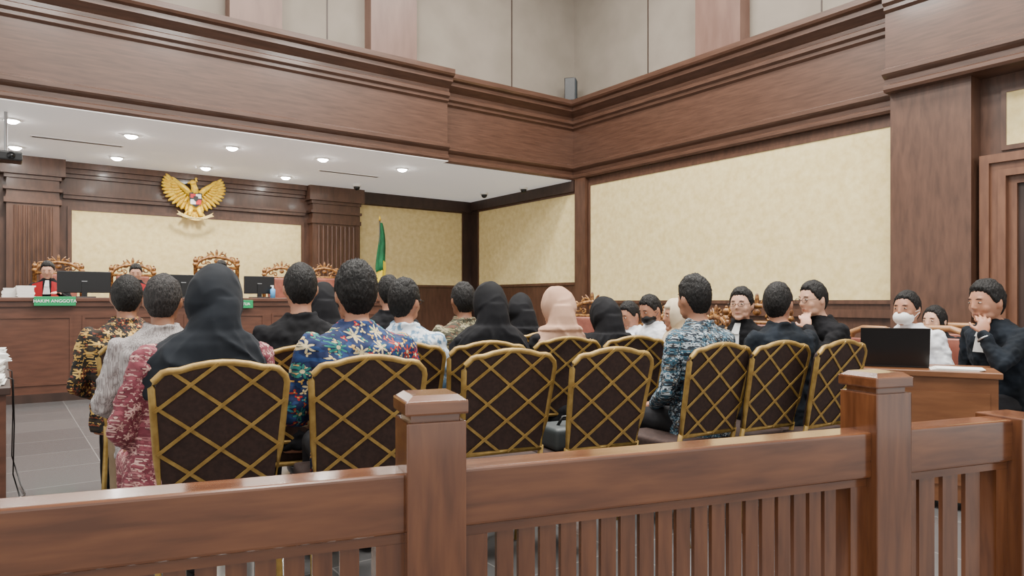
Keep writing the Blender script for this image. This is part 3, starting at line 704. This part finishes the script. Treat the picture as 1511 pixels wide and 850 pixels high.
person('woman with dark hair seen between the masked man and the robed man',1379,5.6,450,-80,'skin2',hair='long',shirt='blk',vox=.0075)
person('man in black robe, chin on hand, wearing a wristwatch at the right edge',1456,4.42,412,-66,'skin1',shirt='navy',vox=.0062,wid=1.15,hs=1.10,pitch=-6,lean=.18,watch=True,volume=.018,
       armL=((-.21,.28,.82),(-.11,.30,.99),(.22,-.25,.75),(.75,-.5,0),.45),jabot=True)
def jarm(s): return ((s*.26,.1,.80),(s*.16,.33,.92),(-s*.3,.9,0),(0,0,-1),.3)
for px,D,y,l,rb_ in ((70,9.45,384,'judge in black robe with red bands and white jabot at bench left end',True),(200,9.9,388,'judge in second chair, mostly hidden behind the bench',True),(326,10.6,383,'presiding judge in the tallest chair below the emblem',True)):
    person(l,px,D,y,190,'skin2',hair='short',shirt='blk',jabot=True,redband=rb_,base=.4,pitch=-20,vox=.011,armL=jarm(-1),armR=jarm(1))
# ---------------------------------------------------------------- counsel chairs
M['table2']=nm('light_wood',(140,96,60),(168,122,80),(1,1,.5),9,.35,4)
def wooden(label,loc,h):
    t=thing('wooden_armchair',label,'chair',loc,-R(h),None)
    bm=NB(); rbox(bm,-.24,.24,-.22,.24,.42,.48,.02); obj('seat',bm,M['mar'],t,True)
    bm=NB(); rbox(bm,-.19,.19,-.275,-.24,.6,.93,.015); obj('backrest',bm,M['mar'],t,True)
    bm=NB(); tube(bm,[(-.24,-.24,.4),(-.25,-.27,.85),(-.2,-.28,.97),(-.1,-.285,1.0),(.1,-.285,1.0),(.2,-.28,.97),(.25,-.27,.85),(.24,-.24,.4)],.025,10); obj('back_frame',bm,M['table2'],t,True)
    for s in (-1,1):
        bm=NB(); tube(bm,[(s*.25,-.25,.68),(s*.29,.0,.69),(s*.28,.2,.67),(s*.26,.21,.45)],.02,8); obj('armrest',bm,M['table2'],t,True)
        for y in (-.22,.22):
            bm=NB(); tube(bm,[(s*.23,y,.44),(s*.24,y*1.1,0)],[.025,.018],8); obj('leg',bm,M['table2'],t,True)
    return t
def hoff(h,d): return V((math.sin(R(h)),math.cos(R(h)),0))*d
wc=wooden('wooden armchair with curved top rail behind man with chin on hand',at(1214,4.95)-hoff(-70,.16),-70)
dup(wc,at(1345,5.0)-hoff(-86,.06),R(86),'wooden armchair under the man in white mask')
dup(wc,at(1380,5.65)-hoff(-80,.03),R(80),'wooden armchair under the dark haired woman')
dup(wc,at(1466,4.45)-hoff(-66,.18),R(66),'wooden armchair under the robed man at right edge')
for px,D,h,l,sc in ((1094,5.15,-105,'carved chair behind the woman with glasses',.84),(929,6.15,-85,'carved chair behind the man looking down',.80),(960,5.75,-82,'carved chair behind man with black mask',.80),(1000,5.35,-60,'carved chair behind person in pale hijab',.78),(850,6.6,-110,'empty carved chair seen between the beige and black hijabs',.86)):
    dup(cc,at(px,D)-hoff(h,.07),-R(h),l,scale=sc)
# ---------------------------------------------------------------- counsel table
A=at(1182,4.36); Bp=at(1473,3.88); dv=(Bp-A); Lt=dv.length; ang=math.atan2(dv.y,dv.x)
t=thing('counsel_table','orange-brown wooden counsel table behind the railing','table',(A.x,A.y,0),ang)
bm=NB(); rbox(bm,-.02,Lt+.02,-.02,.50,.765,.80,.006); obj('tabletop',bm,M['table'],t)
bm=NB(); box(bm,0,Lt,.0,.03,.05,.765); box(bm,.04,Lt-.04,-.008,0,.15,.68); obj('front_panel',bm,M['table'],t)
for x in (0,Lt-.03):
    bm=NB(); box(bm,x,x+.03,.03,.48,0,.765); obj('side_panel',bm,M['table'],t)
MT=Matrix.Translation((A.x,A.y,0))@Matrix.Rotation(ang,4,'Z')
def tl(px,dy): return MT@V((px*Lt,dy,.80))
t=thing('laptop','black laptop with open lid, its back to the camera','laptop',tl(.50,.16),ang+R(4))
bm=NB(); rbox(bm,-.185,.185,-.02,.23,0,.016,.004,2); obj('base',bm,M['black'],t)
bm=NB(); box(bm,-.16,.16,.02,.14,.016,.019); obj('keyboard',bm,M['screen'],t)
bm=NB(); Mx=Matrix.Translation((0,-.02,.012))@Matrix.Rotation(R(14),4,'X'); box(bm,-.185,.185,-.006,.004,0,.235,M4=Mx); obj('lid',bm,M['black'],t)
for i,(fx,dy,l) in enumerate(((.80,.12,'white papers lying on the table right of the laptop'),(.12,.12,'white papers on the table left end near the robed man'))):
    t=thing('papers',l,'papers',tl(fx,dy),ang+.2*i)
    bm=NB()
    for k in range(4): box(bm,-.12+.01*k,.12+.01*k,-.08,.1,.003*k,.003*k+.002)
    obj('sheets',bm,M['paper'],t)
t=thing('water_bottle','small clear plastic water bottle on table left end','bottle',tl(.04,.2))
bm=NB(); tube(bm,[(0,0,0),(0,0,.13),(0,0,.16),(0,0,.18)],[.03,.03,.012,.012],16); obj('body',bm,mat('pet',(200,215,225),.1),t,True)
bm=NB(); tube(bm,[(0,0,.18),(0,0,.195)],.014,12); obj('cap',bm,mat('capb',(60,110,190),.4),t,True)
# ---------------------------------------------------------------- left table with papers and cables
t=thing('side_table','long dark wood table at the far left edge covered in papers','table',(-.42,4.4,0))
bm=NB(); rbox(bm,-.4,.46,0,3.4,.72,.76,.006); obj('tabletop',bm,M['wooddark'],t)
bm=NB(); box(bm,.42,.44,.02,3.38,0,.72); obj('side_panel',bm,M['bench'],t)
bm=NB(); box(bm,-.38,.42,.02,.045,0,.72); obj('end_panel',bm,M['bench'],t)
for x in (-.36,.38):
    bm=NB(); box(bm,x-.03,x+.03,3.27,3.33,0,.72); obj('leg',bm,M['wooddark'],t)
for k in range(7):
    t=thing('paper_stack','paper stack on the left table, number %s from the near end'%(['first','second','third','fourth','fifth','sixth','seventh'][k]),'papers',(-.10+random.uniform(-.03,.02),4.65+k*.45,.76),random.uniform(-.3,.3))
    bm=NB(); h=random.uniform(.03,.09)
    for i in range(7): a=random.uniform(-.015,.015); box(bm,-.11+a,.11+a,-.15,.15,h*i/7,h*(i+.9)/7)
    obj('sheets',bm,M['paper'],t)
for k in range(2):
    bm=NB(); y0=4.9+k*.6; tube(bm,[(.03,y0,.765),(.055,y0,.755),(.06,y0-.02,.5),(.055,y0+.05,.2),(.10,y0,.02),(.12,y0-.25,.01),(.05,y0-.5,.01)],.004,6)
    tag(obj('cable',bm,M['black'],smooth=True),'thin black cable hanging off the left table, '+['nearer','farther']  [k]+' one','cable')
# ---------------------------------------------------------------- railing
q1=at(634,1.56); q2=at(1291,2.03)
dr=(q2-q1).normalized(); aw=math.atan2(dr.y,dr.x)
rl=thing('wooden_railing','glossy brown wooden courtroom railing with capped posts and upright slats','railing',q1,aw)
def rx(px):
    d=at(px,1); return -(q1.x*d.y-q1.y*d.x)/(dr.x*d.y-dr.y*d.x)
x3=rx(1472)+.075
xs=[-1.6,0,(q2-q1).length,x3,x3+1.2]
def post(x,h,cap_=True):
    bm=NB(); w=.066 if cap_ else .075; rbox(bm,x-w,x+w,-w,w,0,h-(.06 if cap_ else 0),.004,2)
    pp=obj('newel_post',bm,M['railv'],rl)
    if cap_:
        bm=NB(); rbox(bm,x-.055,x+.055,-.055,.055,h-.065,h-.04,.003,1)
        rbox(bm,x-.070,x+.070,-.070,.070,h-.045,h-.014,.005,2)
        pr=[V((x+sx*.064,sy*.064,h-.014)) for sx,sy in ((-1,-1),(1,-1),(1,1),(-1,1))]; up=[V((x+sx*.05,sy*.05,h-.003)) for sx,sy in ((-1,-1),(1,-1),(1,1),(-1,1))]
        loft(bm,[pr,up]); obj('post_cap',bm,M['rail'],pp)
post(0,1.0); post(xs[2],1.0); post(xs[3],.838,False); post(-1.6,1.0); post(xs[4],1.0)
for i,(a,b2) in enumerate(zip(xs,xs[1:])):
    bm=NB(); rbox(bm,a+.06,b2-.06,-.045,.045,.70,.83,.008,3); obj('top_rail',bm,M['rail'],rl)
    bm=NB(); box(bm,a+.06,b2-.06,-.028,.028,.675,.70); obj('sub_rail',bm,M['rail'],rl)
    bm=NB(); box(bm,a+.06,b2-.06,-.035,.035,.08,.18); obj('bottom_rail',bm,M['rail'],rl)
    for x in (a+.066,b2-.066-.06):
        bm=NB(); box(bm,x,x+.06,-.03,.03,.18,.675); obj('stile',bm,M['railv'],rl)
    hw=.0205; sp=.056
    if i==2: hw=.032; sp=.095
    n=int((b2-a-.26)/sp); 
    for k in range(n):
        x=a+.15+(b2-a-.30)*(k+.5)/n
        bm=NB(); box(bm,x-hw,x+hw,-.007,.007,.18,.675); obj('baluster',bm,M['railv'],rl)
# ---------------------------------------------------------------- lights, world, camera
def area(loc,sx,sy,e,col=(1,.97,.91),rot=(0,0,0)):
    ld=bpy.data.lights.new('area','AREA'); ld.shape='RECTANGLE'; ld.size=sx; ld.size_y=sy; ld.energy=e; ld.color=col
    o=bpy.data.objects.new('ceiling_area_light',ld); C.objects.link(o); o.location=loc; o.rotation_euler=rot
for x in (0.5,3.2,6.2):
    for y in (0.5,3.5,6.8): area((x,y,ZC-.05),1.2,1.2,285)
area((2.5,11.4,ZS-.03),6,1.5,95,(1,.95,.87))  # added fill that washes the alcove back wall, not a real fixture
w=bpy.data.worlds.new('World'); bpy.context.scene.world=w; w.use_nodes=True
w.node_tree.nodes['Background'].inputs[0].default_value=(1,.98,.94,1); w.node_tree.nodes['Background'].inputs[1].default_value=1.4
cd=bpy.data.cameras.new('cam'); cam=bpy.data.objects.new('camera',cd); C.objects.link(cam)
cam.location=(0,0,CZ); cam.rotation_euler=(R(90),0,-YAW); cd.sensor_width=36; cd.lens=36*FX/1511; cd.shift_y=20/1511; cd.clip_start=.02
bpy.context.scene.camera=cam
